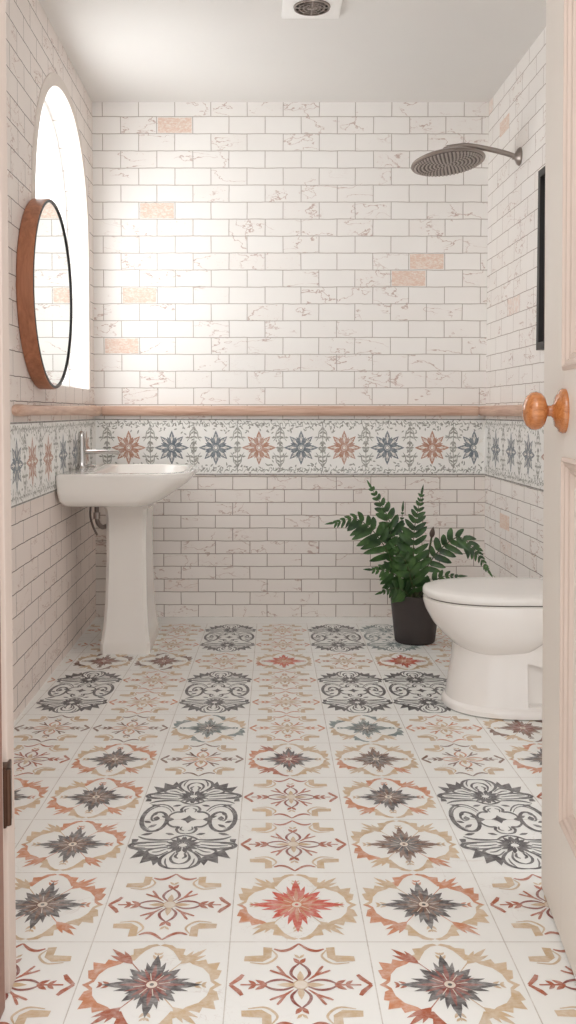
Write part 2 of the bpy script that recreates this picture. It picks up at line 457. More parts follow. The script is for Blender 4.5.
def motif_scroll(ink):
    """tall grey medallion, one tile wide and two tiles long (v runs -1..1)"""
    q = []
    # stepped thorn band, filled
    q.append((ink, 0, [(.50, .60), (.415, .655), (.475, .80), (.355, .755), (.365, .89), (.265, .835), (.235, .93), (.185, .83), (.215, .765), (.30, .70), (.36, .655), (.43, .605)]))
    q.append((ink, 0, [(.455, .47), (.505, .50), (.515, .42), (.45, .42)]))
    # crest petals
    q += ribbon2(spline2([(0, .985), (.09, .975), (.17, .91), (.185, .80), (.13, .70), (.06, .64)], 5), .036, ink, 1)
    q += ribbon2(spline2([(0, .90), (.06, .87), (.09, .79), (.06, .68)], 4), .028, ink, 1)
    q += ribbon2(spline2([(.02, .80), (.05, .76), (.03, .70)], 4), .028, ink, 1)
    q += ribbon2(spline2([(.13, .66), (.21, .74), (.30, .72), (.33, .655), (.24, .60), (.14, .575)], 5), .030, ink, 1)
    q += ribbon2(spline2([(.15, .615), (.22, .67), (.28, .68)], 4), .020, ink, 1)
    # long tongues to the sides
    q += ribbon2(spline2([(.14, .585), (.30, .615), (.46, .61), (.515, .555), (.47, .505), (.31, .485), (.15, .475)], 5), .036, ink, 1)
    q += ribbon2(spline2([(.17, .53), (.30, .555), (.44, .555)], 4), .022, ink, 1)
    # rosette
    for a in (5, 28, 51, 74, -18, -41, -64, -87):
        q.append(leaf2(0, .54, R(a), .13, .050, ink, 1, .045))
    q += ribbon2(spline2([(0, .585), (.04, .57), (.05, .54), (.03, .51), (0, .50)], 3), .020, ink, 1)
    # lobed centre
    q += ribbon2(spline2([(0, .315), (.07, .29), (.10, .22), (.085, .17), (.15, .16), (.205, .09), (.20, 0)], 5), .032, ink, 1)
    q += ribbon2(spline2([(.02, .25), (.06, .22), (.05, .16)], 4), .020, ink, 1)
    q.append(leaf2(.33, .30, R(20), .12, .05, ink, 1)); q.append(leaf2(.20, .30, R(160), .10, .045, ink, 1))
    q += ribbon2(spline2([(.13, .43), (.25, .44), (.38, .42), (.46, .37)], 5), .034, ink, 1)
    q += ribbon2(spline2([(0, .345), (.07, .375), (.14, .43)], 4), .030, ink, 1)
    q.append(leaf2(.15, 0, R(20), .10, .045, ink, 1))
    # inner second lines
    q += ribbon2(spline2([(.10, .955), (.13, .88), (.135, .80)], 4), .018, ink, 1)
    q += ribbon2(spline2([(.36, .59), (.46, .585), (.485, .555), (.45, .525), (.36, .51)], 4), .018, ink, 1)
    it = mirror4(q)
    # one large curl on each side
    cu = []
    for sc_, w_ in ((1.0, .040), (.86, .018)):
        sp = []
        for k in range(34):
            t = k / 33; a = R(150 - 560 * t); r = (.172 * (1 - t) ** .7 + .018) * sc_
            sp.append((.335 + r * math.cos(a), r * 1.95 * math.sin(a)))
        cu += ribbon2(sp if sc_ == 1 else sp[:14], w_, ink, 1)
    for a, ln in ((40, .11), (140, .10), (250, .11), (320, .09)):
        cu.append(leaf2(.335 + .06 * math.cos(R(a)), .12 * math.sin(R(a)), R(a + 70), ln, .05, ink, 1))
    cu.append(leaf2(.335, -.03, R(90), .10, .07, ink, 2))
    it += mirror2(cu)
    it.append((ink, 1, [(.085, 0), (.03, .035), (0, .09), (-.03, .035), (-.085, 0), (-.03, -.035), (0, -.09), (.03, -.035)]))
    return it

O_, T_, S_ = 'orange', 'tan', 'rust'
MOT = dict(
    A=motif_star('dark', 'brown', [(O_, O_, O_), (T_, O_, T_), (O_, T_, O_), (T_, T_, O_)]),
    D=motif_star('dark', 'maroon', [(T_, T_, T_), (O_, T_, S_), (O_, S_, S_), (T_, T_, T_)]),
    G=motif_star('brown', 'dark', [(T_, T_, T_), (T_, T_, T_), (O_, T_, T_), (T_, T_, O_)]),
    K=motif_star('brown', 'maroon', [('brown', T_, T_), (T_, 'brown', T_)]),
    E=motif_star('red', 'orange', [(T_, T_, T_), (T_, T_, T_), (O_, T_, T_), (T_, T_, T_)], 1.12),
    T=motif_star('teal', 'dark', [(T_, 'teal', T_), ('teal', T_, T_)]),
    B=motif_snow('rust', 'tan', 'maroon'),
    b=motif_snow('brown', 'tan', 'orange'),
    t=motif_snow('orange', 'tan', 'tan'),
    C=motif_scroll('scroll'), c=motif_scroll('teal'),
)

# ------------------------------------------------------------------ the setting: floor
STEP, Y0 = 0.2872, 1.722
def tw(y): return 0.2730 - 0.0245 * (y - 1.77) / 2.75
def tx0(y): return 0.0830 + 0.042 * (y - 1.77) / 2.75
def tile_pt(c, r): y = Y0 + STEP * r; return (tx0(y) + c * tw(y), y)
X_IN0, X_IN1 = XL, XR
fl = MB()
fl.box((XL - 0.22, YF, -0.08), (XR + 0.12, YB + 0.12, 0.0), M['floor'])
def floor_poly(pts, mk, z):
    cx = sum(p[0] for p in pts) / len(pts); cy = sum(p[1] for p in pts) / len(pts)
    if not (XL + 0.004 < min(p[0] for p in pts) and max(p[0] for p in pts) < XR - 0.004 and YF + .01 < cy and max(p[1] for p in pts) < YB - 0.004): return
    fl.poly([(x, y, z) for x, y in pts], M[mk])
for c in range(-4, 5):
    for r in range(-2, 11):
        a = tile_pt(c + 0.5, r - 0.5); b = tile_pt(c + 0.5, r + 0.5)
        if min(a[0], b[0]) > XL and max(a[0], b[0]) < XR: floor_poly([(a[0] - .0011, a[1]), (a[0] + .0011, a[1]), (b[0] + .0011, b[1]), (b[0] - .0011, b[1])], 'grout', 0.0002)
for r in range(-2, 11):
    for c in range(-5, 6):
        a = tile_pt(c - 0.5, r + 0.5); b = tile_pt(c + 0.5, r + 0.5)
        xa, xb = max(a[0], XL + .006), min(b[0], XR - .006)
        if xb - xa > 0.01: floor_poly([(xa, a[1] - .0011), (xb, a[1] - .0011), (xb, a[1] + .0011), (xa, a[1] + .0011)], 'grout', 0.0002)
# what each tile carries: row number (0 near, 10 by the back wall) > column number (-4 left, 4 right) > motif
rows = {0: {-4: 'B', -3: 'D', -2: 'B', -1: 'D', 0: 'B', 1: 'D', 2: 'B', 3: 'D', 4: 'B'},
       -1: {-3: 'B', -2: 'A', -1: 'B', 0: 'D', 1: 'B', 2: 'A', 3: 'B'},
       1: {-3: 'B', -2: 'A', -1: 'B', 0: 'E', 1: 'A', 2: 'B', 3: 'A'},
       2: {-4: 'B', -3: 'B', -2: 'A', 0: 'B', 1: 'G', 3: 'A'},
       3: {-4: 'B', -3: 'A', -2: 'A', 0: 'B', 1: 'A', 3: 'B'},
       4: {-4: 'A', -3: 'B', -2: 'A', -1: 'b', 0: 'D', 1: 'G', 2: 'b', 3: 'A', 4: 'b'},
       5: {-4: 'b', -3: 'b', -2: 'b', -1: 'T', 0: 't', 1: 'T', 2: 't', 3: 'K'},
       6: {-4: 't', -2: 't', 0: 't', 3: 't', 4: 't'}, 7: {-4: 't', -2: 't', 0: 't', 3: 't', 4: 't'},
       8: {-4: 't', -3: 'K', -2: 'K', -1: 't', 0: 'E', 1: 't', 2: 'E', 3: 't', 4: 't'},
       9: {-4: 't', -3: 't', -2: 't', 0: 't', 3: 't', 4: 't'}, 10: {-4: 't', -3: 't', -2: 't', 0: 't', 3: 't', 4: 't'}}
for r, d in rows.items():
    for c, k in d.items():
        j = 0.965 + random.uniform(-.012, .012)
        for i, (mk, layer, P) in enumerate(MOT[k]):
            floor_poly([tile_pt(c + x * j, r + y * j) for x, y in P], mk, 0.0003 + 0.00015 * layer + 0.000006 * (i % 23))
for c, r, k in ((-1, 2.5, 'C'), (2, 2.5, 'C'), (-3, 6.5, 'C'), (-1, 6.5, 'C'), (1, 6.5, 'C'), (2, 6.5, 'C'), (-1, 9.5, 'C'), (1, 9.5, 'C'), (2, 9.5, 'c')):
    for i, (mk, layer, P) in enumerate(MOT[k]):
        floor_poly([tile_pt(c + x * 0.93, r + y * 0.95) for x, y in P], mk, 0.0003 + 0.00015 * layer + 0.000006 * (i % 23))
tag(fl.build('floor', smooth=False, merge=False), kind='structure')

# ------------------------------------------------------------------ ceiling and walls
cl = MB(); cl.box((XL - 0.22, 1.62, ZC), (XR + 0.12, YB + 0.12, ZC + 0.1), M['ceiling'])
tag(cl.build('ceiling', smooth=False), kind='structure')

w = MB()
w.box((XL - 0.22, YB, 0), (XR + 0.12, YB + 0.12, 0.88), M['back_lo'])
w.box((XL - 0.22, YB, 0.88), (XR + 0.12, YB + 0.12, ZC), M['back_up'])
def bare(px_col, row, half):
    """a bare brick showing through the whitewash, snapped to the upper bond"""
    z = 1.172 + row * 0.0848; bw = 0.1813
    x = -0.317 + (px_col + (0.5 if half else 0)) * bw
    w.box((x + .006, YB - 0.0008, z + .005), (x + bw - .006, YB + 0.001, z + .0848 - .005), M['pink'])
for c, r, h in ((-1, 15, 0), (-2, 10, 1), (6, 7, 0), (-3, 2, 1), (-2, 5, 0), (5, 6, 1)): bare(c, r, h)
tag(w.build('wall_back', smooth=False, merge=False), kind='structure')

w = MB()
w.box((XR, 2.2, 0), (XR + 0.12, YB, 0.88), M['right_lo'])
w.box((XR, 2.2, 0.88), (XR + 0.12, YB, ZC), M['right_up'])
for y, z in ((4.50, 2.36), (4.42, 0.50)):
    w.box((XR - 0.0008, y, z), (XR + 0.001, y + 0.17, z + 0.068), M['pink'])
tag(w.build('wall_right', smooth=False, merge=False), kind='structure')

# left wall with an arched opening
WY0, WY1, WS, WSP, WTOP = 3.60, 4.725, 1.160, 1.80, 2.40
XO = XL - 0.22; YLF = 1.75
wc, wr = (WY0 + WY1) / 2, (WY1 - WY0) / 2
def arch_pts(grow=0.0, n=36, close=False):
    P = []
    for k in range(n + 1):
        a = PI - PI * k / n
        P.append((wc + (wr + grow) * math.copysign(abs(math.cos(a)) ** 0.92, math.cos(a)), WSP + (WTOP - WSP + grow) * abs(math.sin(a)) ** 0.92))
    return P
w = MB(); A = arch_pts()
for X, mlo, mup in ((XL, 'left_lo', 'left_up'), (XO, 'plaster', 'plaster')):
    def q(y0, y1, z0, z1, m): w.poly([(X, y0, z0), (X, y1, z0), (X, y1, z1), (X, y0, z1)], M[m])
    q(YLF, YB, 0, 0.88, mlo); q(YLF, YB, 0.88, WS, mup)
    q(YLF, WY0, WS, ZC, mup); q(WY1, YB, WS, ZC, mup)
    for a, b in zip(A[:-1], A[1:]):
        w.poly([(X, a[0], a[1]), (X, b[0], b[1]), (X, b[0], ZC), (X, a[0], ZC)], M[mup])
loop = [(WY0, WS)] + A + [(WY1, WS)]
for a, b in zip(loop, loop[1:] + loop[:1]):
    w.poly([(XL, a[0], a[1]), (XL, b[0], b[1]), (XO, b[0], b[1]), (XO, a[0], a[1])], M['reveal'])
w.poly([(XL, YLF, 0), (XO, YLF, 0), (XO, YLF, ZC), (XL, YLF, ZC)], M['plaster'])
w.poly([(XL, YB, 0), (XO, YB, 0), (XO, YB, ZC), (XL, YB, ZC)], M['plaster'])
w.poly([(XL, YLF, ZC), (XL, YB, ZC), (XO, YB, ZC), (XO, YLF, ZC)], M['plaster'])
w.poly([(XL, YLF, 0), (XL, YB, 0), (XO, YB, 0), (XO, YLF, 0)], M['plaster'])
tag(w.build('wall_left', smooth=False, merge=False), kind='structure')

# plaster band round the arch
t = MB(); A1, A2 = arch_pts(0.0), arch_pts(0.05)
A1 = [(WY0, WS)] + A1 + [(WY1, WS)]; A2 = [(WY0 - .05, WS)] + A2 + [(WY1 + .05, WS)]
t.loft([[(XL + 0.0, b[0], b[1]), (XL + 0.004, b[0], b[1]), (XL + 0.005, a[0], a[1]), (XL + 0.0, a[0], a[1])] for a, b in zip(A1, A2)], M['arch'])
tag(t.build('trim_4', smooth=False), kind='structure')

# window set back in the arch
win = empty('window_1', (XL - 0.12, wc, WS), kind='structure')
f = MB()
def inset(d):
    return [(WY0 + d, WS + d)] + [(wc + (y - wc) * (wr - d) / wr, WSP + (z - WSP) * (WTOP - WSP - d) / (WTOP - WSP)) for y, z in A] + [(WY1 - d, WS + d)]
O, I = inset(0.0), inset(0.022)
xa, xb = XL - 0.095, XL - 0.13
f.loft([[(xa, o[0], o[1]), (xb, o[0], o[1]), (xb, i[0], i[1]), (xa, i[0], i[1])] for o, i in zip(O + O[:1], I + I[:1])], M['winframe'], False, False)
f.build('frame', win, smooth=False)
g = MB(); g.poly([(XL - 0.118, y, z) for y, z in inset(0.018)], M['glass']); g.build('pane', win, smooth=False, merge=False)

# ------------------------------------------------------------------ decorative tile border
def border_flower(cx, cz, r, ink):
    it = []
    for k in range(8):
        a = k * PI / 4 + PI / 2
        it.append(leaf2(cx, cz, a, r * (1.0 if k % 2 == 0 else 0.93), r * 0.36, ink, 1, r * 0.06, 0.5))
        it.append(leaf2(cx, cz, a + PI / 8, r * 0.62, r * 0.20, ink, 0, r * 0.1))
        it += ribbon2([(cx + r * .30 * math.cos(a), cz + r * .30 * math.sin(a)), (cx + r * .82 * math.cos(a), cz + r * .82 * math.sin(a))], r * 0.06, 'b_white', 2)
        for d in (-0.22, 0.22):
            it += ribbon2([(cx + r * .38 * math.cos(a), cz + r * .38 * math.sin(a)), (cx + r * .66 * math.cos(a + d * .6), cz + r * .66 * math.sin(a + d * .6))], r * 0.045, 'b_white', 2)
    it.append(disc2(cx, cz, r * .17, r * .17, 'b_white', 2))
    it += ring2(cx, cz, r * .12, r * .05, ink, 3, 12)
    return it
def border_sprig(cx, z0, s, h):
    """little vase-like sprig growing from an edge of the border"""
    it = ribbon2([(cx, z0), (cx + .002, z0 + s * h * .5), (cx, z0 + s * h)], .005, 'b_grey', 0)
    for sg in (1, -1):
        it += ribbon2(spline2([(cx, z0 + s * h * .25), (cx + sg * .018, z0 + s * h * .45), (cx + sg * .022, z0 + s * h * .72), (cx + sg * .034, z0 + s * h * .9)], 4), .005, 'b_grey', 0)
        for t, a in ((.2, 25), (.42, 50), (.66, 62), (.9, 40)):
            it.append(leaf2(cx, z0 + s * h * t, (R(90 - a * sg) if s > 0 else R(-90 + a * sg)), .024, .010, 'b_grey', 0))
        it.append(leaf2(cx + sg * .022, z0 + s * h * .7, R(90 - 80 * sg) * s, .022, .009, 'b_grey', 0))
    it.append(leaf2(cx, z0 + s * h * .95, PI / 2 * s, .026, .012, 'b_grey', 0))
    return it
def border_items(a0, a1, flowers, r, rnd, pitch):
    it = []
    H = BAND1 - BAND0; zc = (BAND0 + BAND1) / 2 - .004
    for u, ink in flowers:
        it += border_flower(u, zc, r, ink)
    us = sorted(u for u, _ in flowers)
    mids = [us[0] - pitch / 2] + [(p + q) / 2 for p, q in zip(us[:-1], us[1:])] + [us[-1] + pitch / 2]
    for m in mids:
        it += border_sprig(m, BAND0 + .02, 1, .105); it += border_sprig(m, BAND1 - .02, -1, .105)
        it.append(leaf2(m, zc, 0, .022, .012, 'b_grey', 0)); it.append(leaf2(m, zc, PI, .022, .012, 'b_grey', 0))
    n = int((a1 - a0) / .0085)
    for k in range(n):                                  # dense leafy edging, top and bottom
        u = a0 + .008 + (a1 - a0 - .016) * k / n
        for z0, s in ((BAND0 + .012, 1), (BAND1 - .012, -1)):
            hgt = rnd.uniform(.0, .050) * (0.5 + 0.5 * abs(math.sin(u * PI / pitch * 2)))
            a = rnd.uniform(0, 2 * PI)
            it.append(leaf2(u, z0 + s * hgt, a, rnd.uniform(.012, .024), rnd.uniform(.005, .009), 'b_grey', 0))
            if k % 4 == 0:
                it += ribbon2(spline2([(u, z0), (u + .012, z0 + s * .016), (u + .026, z0 + s * .010), (u + .03, z0 + s * .028)], 3), .004, 'b_grey', 0)
    for u, ink in flowers:                              # scattered buds round each flower
        for k in range(26):
            a = rnd.uniform(0, 2 * PI); rr = r * rnd.uniform(1.10, 1.5)
            z = zc + rr * math.sin(a)
            if abs(z - zc) < H / 2 - .03: it.append(leaf2(u + rr * math.cos(a), z, rnd.uniform(0, 6), .016, .007, 'b_grey', 0))
    for z in (BAND0 + .004, BAND1 - .004):
        it.append(('b_edge', 0, [(a0, z - .003), (a1, z - .003), (a1, z + .003), (a0, z + .003)]))
    return [x for x in it if min(p[0] for p in x[2]) >= a0 - 1e-6 and max(p[0] for p in x[2]) <= a1 + 1e-6 and min(p[1] for p in x[2]) > BAND0 and max(p[1] for p in x[2]) < BAND1]
rnd = random.Random(3)
T = 0.006
b = MB(); b.box((XL + T, YB - T, BAND0), (XR - T, YB, BAND1), M['band'])
fx = [-.647, -.428, -.204, .015, .229, .448, .667, .895, 1.108]
ink = ['b_rust', 'b_blue', 'b_blue', 'b_rust', 'b_blue', 'b_rust', 'b_blue', 'b_rust', 'b_blue']
for i, (mk, l, P) in enumerate(border_items(XL + T, XR - T, list(zip(fx, ink)), .083, rnd, .219)): b.poly([(x, YB - T - .0004 - .0002 * l - .000006 * (i % 29), z) for x, z in P], M[mk])
tag(b.build('trim_1', smooth=False, merge=False), kind='structure')
b = MB(); b.box((XL, 1.752, BAND0), (XL + T, YB, BAND1), M['band'])
fl_y = [(1.96, 'b_rust'), (2.23, 'b_blue'), (2.50, 'b_rust'), (2.77, 'b_blue'), (3.04, 'b_rust'), (3.27, 'b_blue'), (3.50, 'b_rust'), (3.77, 'b_rust'), (4.06, 'b_blue'), (4.34, 'b_blue'), (4.62, 'b_rust')]
for i, (mk, l, P) in enumerate(border_items(1.76, YB - T, fl_y, .088, rnd, .26)): b.poly([(XL + T + .0004 + .0002 * l + .000006 * (i % 29), y, z) for y, z in P], M[mk])
tag(b.build('trim_2', smooth=False, merge=False), kind='structure')
b = MB(); b.box((XR - T, 2.2, BAND0), (XR, YB, BAND1), M['band'])
fr_y = [(4.66, 'b_blue'), (4.38, 'b_blue'), (4.10, 'b_blue'), (3.82, 'b_rust'), (3.54, 'b_blue'), (3.26, 'b_rust'), (2.98, 'b_blue'), (2.7, 'b_rust'), (2.42, 'b_blue')]
for i, (mk, l, P) in enumerate(border_items(2.2, YB - T, fr_y, .088, rnd, .28)): b.poly([(XR - T - .0004 - .0002 * l - .000006 * (i % 29), y, z) for y, z in P], M[mk])
tag(b.build('trim_3', smooth=False, merge=False), kind='structure')

# ------------------------------------------------------------------ wooden rails on the three walls
def rail_profile(d0):
    # (distance from wall, height)
    return [(0, RAIL0), (.026, RAIL0), (.036, RAIL0 + .006), (.042, RAIL0 + .018), (.043, RAIL0 + .032), (.038, RAIL0 + .046), (.028, RAIL1 - .002), (.014, RAIL1), (0, RAIL1)]
pr = rail_profile(0)
r_ = MB(); r_.loft([[(x, YB - d, z) for d, z in pr] for x in (XL + .0445, XR - .0445)], M['rail'])
tag(r_.build('wooden_rail', angle=50), 'pale wooden rail running along the back wall above the flowered border', 'rail', 'wooden wall rails')
r_ = MB()
ys = [(3.235, .20), (3.240, .46), (3.258, .68), (3.29, .80), (3.34, .82), (3.42, .74), (3.7, .74), (4.4, .84), (4.72, .90), (4.80, 1.06), (YB, 1.0)]
zc = (RAIL0 + RAIL1) / 2
r_.loft([[(XL + d * (0.3 + .7 * k) if d > 0 else XL, y, zc + (z - zc) * k) for d, z in pr] for y, k in ys], M['rail_y'])
rl = tag(r_.build('wooden_rail', angle=50), 'pale wooden rail with rounded end on the left wall, below the round mirror', 'rail', 'wooden wall rails')
r_ = MB(); r_.loft([[(XR - d, y, z) for d, z in pr] for y in (2.2, YB)], M['rail_y'])
tag(r_.build('wooden_rail', angle=50), 'short stretch of pale wooden rail on the right wall behind the door knob', 'rail', 'wooden wall rails')

# ------------------------------------------------------------------ round mirror on the left wall
MY, MZ, MR, MD = 3.66, 1.490, 0.354, 0.060
mir = empty('round_mirror', (XL, MY, MZ), 'large round mirror in a deep brown wooden frame hanging on the left wall', 'mirror')
m = MB(); m.lathe([(MR - .012, MD - .008), (MR - .004, MD - .001), (MR - .001, MD - .004), (MR, MD - .010), (MR, .004), (MR - .004, .0005), (MR - .03, .0005)], (XL, MY, MZ), (1, 0, 0), M['frame_wood'], 96, False, True)
m.build('frame', mir)
m = MB(); m.lathe([(MR - .013, MD - .006), (MR - .013, MD + .001), (MR - .004, MD + .001), (MR - .004, MD - .006)], (XL, MY, MZ), (1, 0, 0), M['black'], 96, False, False)
tag(m.build('rim', mir), 'thin black rim')
m = MB(); m.lathe([(MR - .012, MD - .012), (MR - .012, MD - .004)], (XL, MY, MZ), (1, 0, 0), M['mirror'], 96)
m.build('mirror_glass', mir)

# ------------------------------------------------------------------ pedestal sink
def rrect(x0, x1, y0, y1, z, rad, n=8):
    """rounded rectangle ring; rad = radii at (x1,y1),(x0,y1),(x0,y0),(x1,y0)"""
    P = []
    for (cx, cy, sx, sy, a0, r) in ((x1, y1, -1, -1, 0, rad[0]), (x0, y1, 1, -1, 90, rad[1]), (x0, y0, 1, 1, 180, rad[2]), (x1, y0, -1, 1, 270, rad[3])):
        for k in range(n + 1):
            a = R(a0 + 90 * k / n); P.append((cx + sx * r + r * math.cos(a), cy + sy * r + r * math.sin(a), z))
    return P
SX0, SX1, SY0, SY1, SZ = XL + .008, -.268, 3.89, 4.70, .797
sink = empty('pedestal_sink', (-.575, 4.34, 0), 'white ceramic pedestal sink standing against the left wall', 'sink')
m = MB()
ra = lambda a, b: (a, b, b, a)
m.loft([rrect(-.70, -.45, 4.15, 4.52, .648, ra(.05, .02)),
        rrect(-.78, -.440, 3.98, 4.62, .656, ra(.09, .03)),
        rrect(SX0 + .020, -.425, 3.915, 4.675, .668, ra(.11, .03)),
        rrect(SX0 + .008, -.385, 3.898, 4.69, .688, ra(.13, .02)),
        rrect(SX0 + .002, -.330, SY0 + .002, SY1, .724, ra(.15, .015)),
        rrect(SX0, -.288, SY0, SY1, .755, ra(.16, .012)),
        rrect(SX0, SX1 - .002, SY0, SY1, .775, ra(.16, .012)),
        rrect(SX0, SX1, SY0 - .002, SY1 + .002, .786, ra(.165, .012)),
        rrect(SX0 + .002, SX1 - .004, SY0 + .003, SY1 - .003, SZ - .002, ra(.165, .012)),
        rrect(SX0 + .006, SX1 - .009, SY0 + .008, SY1 - .008, SZ, ra(.16, .012)),
        rrect(SX0 + .135, SX1 - .038, SY0 + .055, SY1 - .055, SZ + .001, ra(.15, .06)),
        rrect(SX0 + .142, SX1 - .046, SY0 + .063, SY1 - .063, SZ - .004, ra(.15, .06)),
        rrect(SX0 + .155, SX1 - .065, SY0 + .085, SY1 - .085, SZ - .05, ra(.13, .07)),
        rrect(SX0 + .185, SX1 - .10, SY0 + .14, SY1 - .14, SZ - .10, ra(.10, .08)),
        rrect(SX0 + .24, SX1 - .17, SY0 + .24, SY1 - .24, SZ - .115, ra(.05, .05))], M['ceramic'])
basin = m.build('basin', sink, angle=40)
m = MB(); m.lathe([(.022, 0), (.022, .004), (.016, .004)], (-.53, 4.335, SZ - .115), (0, 0, 1), M['chrome'], 24)
tag(m.build('drain', basin), 'chrome drain ring')
m = MB(); m.lathe([(.010, 0), (.010, .0015)], (SX0 + .144, 4.05, SZ - .02), (.9, .0, .4), M['vent_dark'], 16); m.build('overflow_hole', basin)
def ped(z, hx, hy, ch):
    cx, cy = -.5685, 4.335
    return [(cx + a, cy + b_, z) for a, b_ in ((hx, hy - ch), (hx - ch, hy), (-hx + ch, hy), (-hx, hy - ch), (-hx, -hy + ch), (-hx + ch, -hy), (hx - ch, -hy), (hx, -hy + ch))]
m = MB()
m.loft([ped(0, .108, .205, .014), ped(.045, .108, .205, .014), ped(.054, .105, .201, .014), ped(.12, .097, .183, .014), ped(.22, .091, .168, .014), ped(.42, .086, .152, .014), ped(.58, .087, .15, .014), ped(.625, .092, .155, .014), ped(.655, .106, .175, .014)], M['ceramic'])
m.build('pedestal', sink, angle=28)
tap = MB()
tx, ty = -.770, 4.25
tap.lathe([(.028, 0), (.028, .006), (.024, .011), (.0205, .018), (.020, .05), (.0185, .10), (.0165, .14), (.0155, .158), (.011, .166), (.003, .169)], (tx, ty, SZ), (0, 0, 1), M['chrome'], 28)
tapo = tap.build('tap', sink)
tag(tapo, 'tall chrome mixer tap')
m = MB(); m.tube(curve([(tx, ty, SZ + .076), (tx + .06, ty, SZ + .077), (tx + .13, ty, SZ + .077), (tx + .165, ty, SZ + .073)], 6), .0105, M['chrome']); m.build('spout', tapo)
m = MB(); m.tube(curve([(tx + .02, ty + .0, SZ + .012), (tx + .04, ty - .01, SZ + .016), (tx + .062, ty - .012, SZ + .014)], 5), [.008] * 4 + [.007] * 7, M['chrome']); m.build('tap_lever', tapo)
m = MB()
m.tube(curve([(-.690, 4.16, .660), (-.690, 4.16, .61), (-.688, 4.17, .57), (-.672, 4.19, .548), (-.655, 4.22, .55), (-.635, 4.26, .56)], 6), .010, M['hose'])
m.tube(curve([(-.715, 4.16, .660), (-.720, 4.17, .60), (-.712, 4.19, .55), (-.70, 4.22, .51)], 6), .005, M['hose'])
m.tube([(-.690, 4.16, .615), (-.690, 4.16, .588)], .015, M['steel'])
tag(m.build('waste_pipe', sink), 'grey waste pipe and hose under the basin')

# ------------------------------------------------------------------ toilet, set against the right wall and facing left
toi = empty('toilet', (.9, 3.445, 0), 'white toilet with closed lid standing against the right wall', 'toilet')
TY = 3.425
def dring(xf, xb, hw, z, nose=.27, ex=2.3, n=26):
    """plan of the pan: rounded nose to the left, squarer back to the right"""
    xm = min(xf + nose, xb - .05); P = []
    for k in range(n):
        a = -PI / 2 - PI * k / n
        P.append((xm + (xm - xf) * math.copysign(abs(math.cos(a)) ** (2 / ex), math.cos(a)), TY + hw * math.copysign(abs(math.sin(a)) ** (2 / ex), math.sin(a)), z))
    for k in range(n + 1):
        a = PI / 2 - PI * k / n; e = 5
        P.append((xm + (xb - xm) * abs(math.cos(a)) ** (2 / e), TY + hw * math.copysign(abs(math.sin(a)) ** (2 / e), math.sin(a)), z))
    return P[:-1]
m = MB(); XBk = XR - .003
m.loft([dring(.680, XBk, .192, 0), dring(.672, XBk, .200, .006), dring(.671, XBk, .201, .022), dring(.676, XBk, .196, .030), dring(.684, XBk, .188, .036), dring(.692, XBk, .180, .09),
        dring(.704, XBk, .170, .17), dring(.707, XBk, .166, .24), dring(.70, XBk, .165, .32), dring(.70, XBk, .165, .385)], M['ceramic_t'])
pan_base = m.build('foot', toi, angle=50)
m = MB()
cut = [(.928, .044), (1.02, .044), (1.02, .10)] + [(.928 + .092 * math.cos(R(a)), .10 + .088 * math.sin(R(a))) for a in range(10, 91, 10)]
m.loft([[(x, TY - .30, z) for x, z in cut], [(x, TY - .140, z) for x, z in cut]], M['ceramic_t'])
cutter = m.build('cutter', smooth=False)
bo = pan_base.modifiers.new('niche', 'BOOLEAN'); bo.object = cutter; bo.operation = 'DIFFERENCE'; bo.solver = 'EXACT'
bpy.context.view_layer.update()
dg = bpy.context.evaluated_depsgraph_get()
new = bpy.data.meshes.new_from_object(pan_base.evaluated_get(dg))
pan_base.modifiers.clear(); pan_base.data = new; bpy.data.objects.remove(cutter)
new.polygons.foreach_set('use_smooth', [True] * len(new.polygons)); new.set_sharp_from_angle(angle=R(40))
m = MB()
m.loft([dring(.78, .90, .10, .195, .06), dring(.735, .935, .14, .208, .12), dring(.706, .96, .172, .228, .17), dring(.668, 1.0, .197, .262, .22), dring(.636, 1.04, .208, .300), dring(.613, 1.08, .213, .342), dring(.603, 1.10, .214, .372), dring(.603, 1.11, .213, .388), dring(.610, 1.105, .207, .392)], M['ceramic_t'])
m.build('bowl', toi, angle=50)
m = MB(); m.loft([dring(.612, 1.09, .200, .391), dring(.612, 1.09, .200, .397)], M['gap']); tag(m.build('gap_shade_strip', toi), 'dark strip painted as the shade in the gap under the lid')  # thin dark strip, colours in the shade between bowl and lid
m = MB()
m.loft([dring(.606, 1.105, .205, .396), dring(.602, 1.108, .210, .399), dring(.601, 1.108, .211, .413), dring(.604, 1.106, .208, .420), dring(.614, 1.10, .199, .4245), dring(.66, 1.06, .155, .4280), dring(.74, 1.0, .08, .4295)], M['lid'])
m.build('lid', toi, angle=60)
m = MB()
for s in (-.075, .075):
    m = MB(); m.box((1.108, TY + s - .02, .388), (1.14, TY + s + .02, .414), M['chrome'], bev=.006); m.build('lid_hinge', toi)

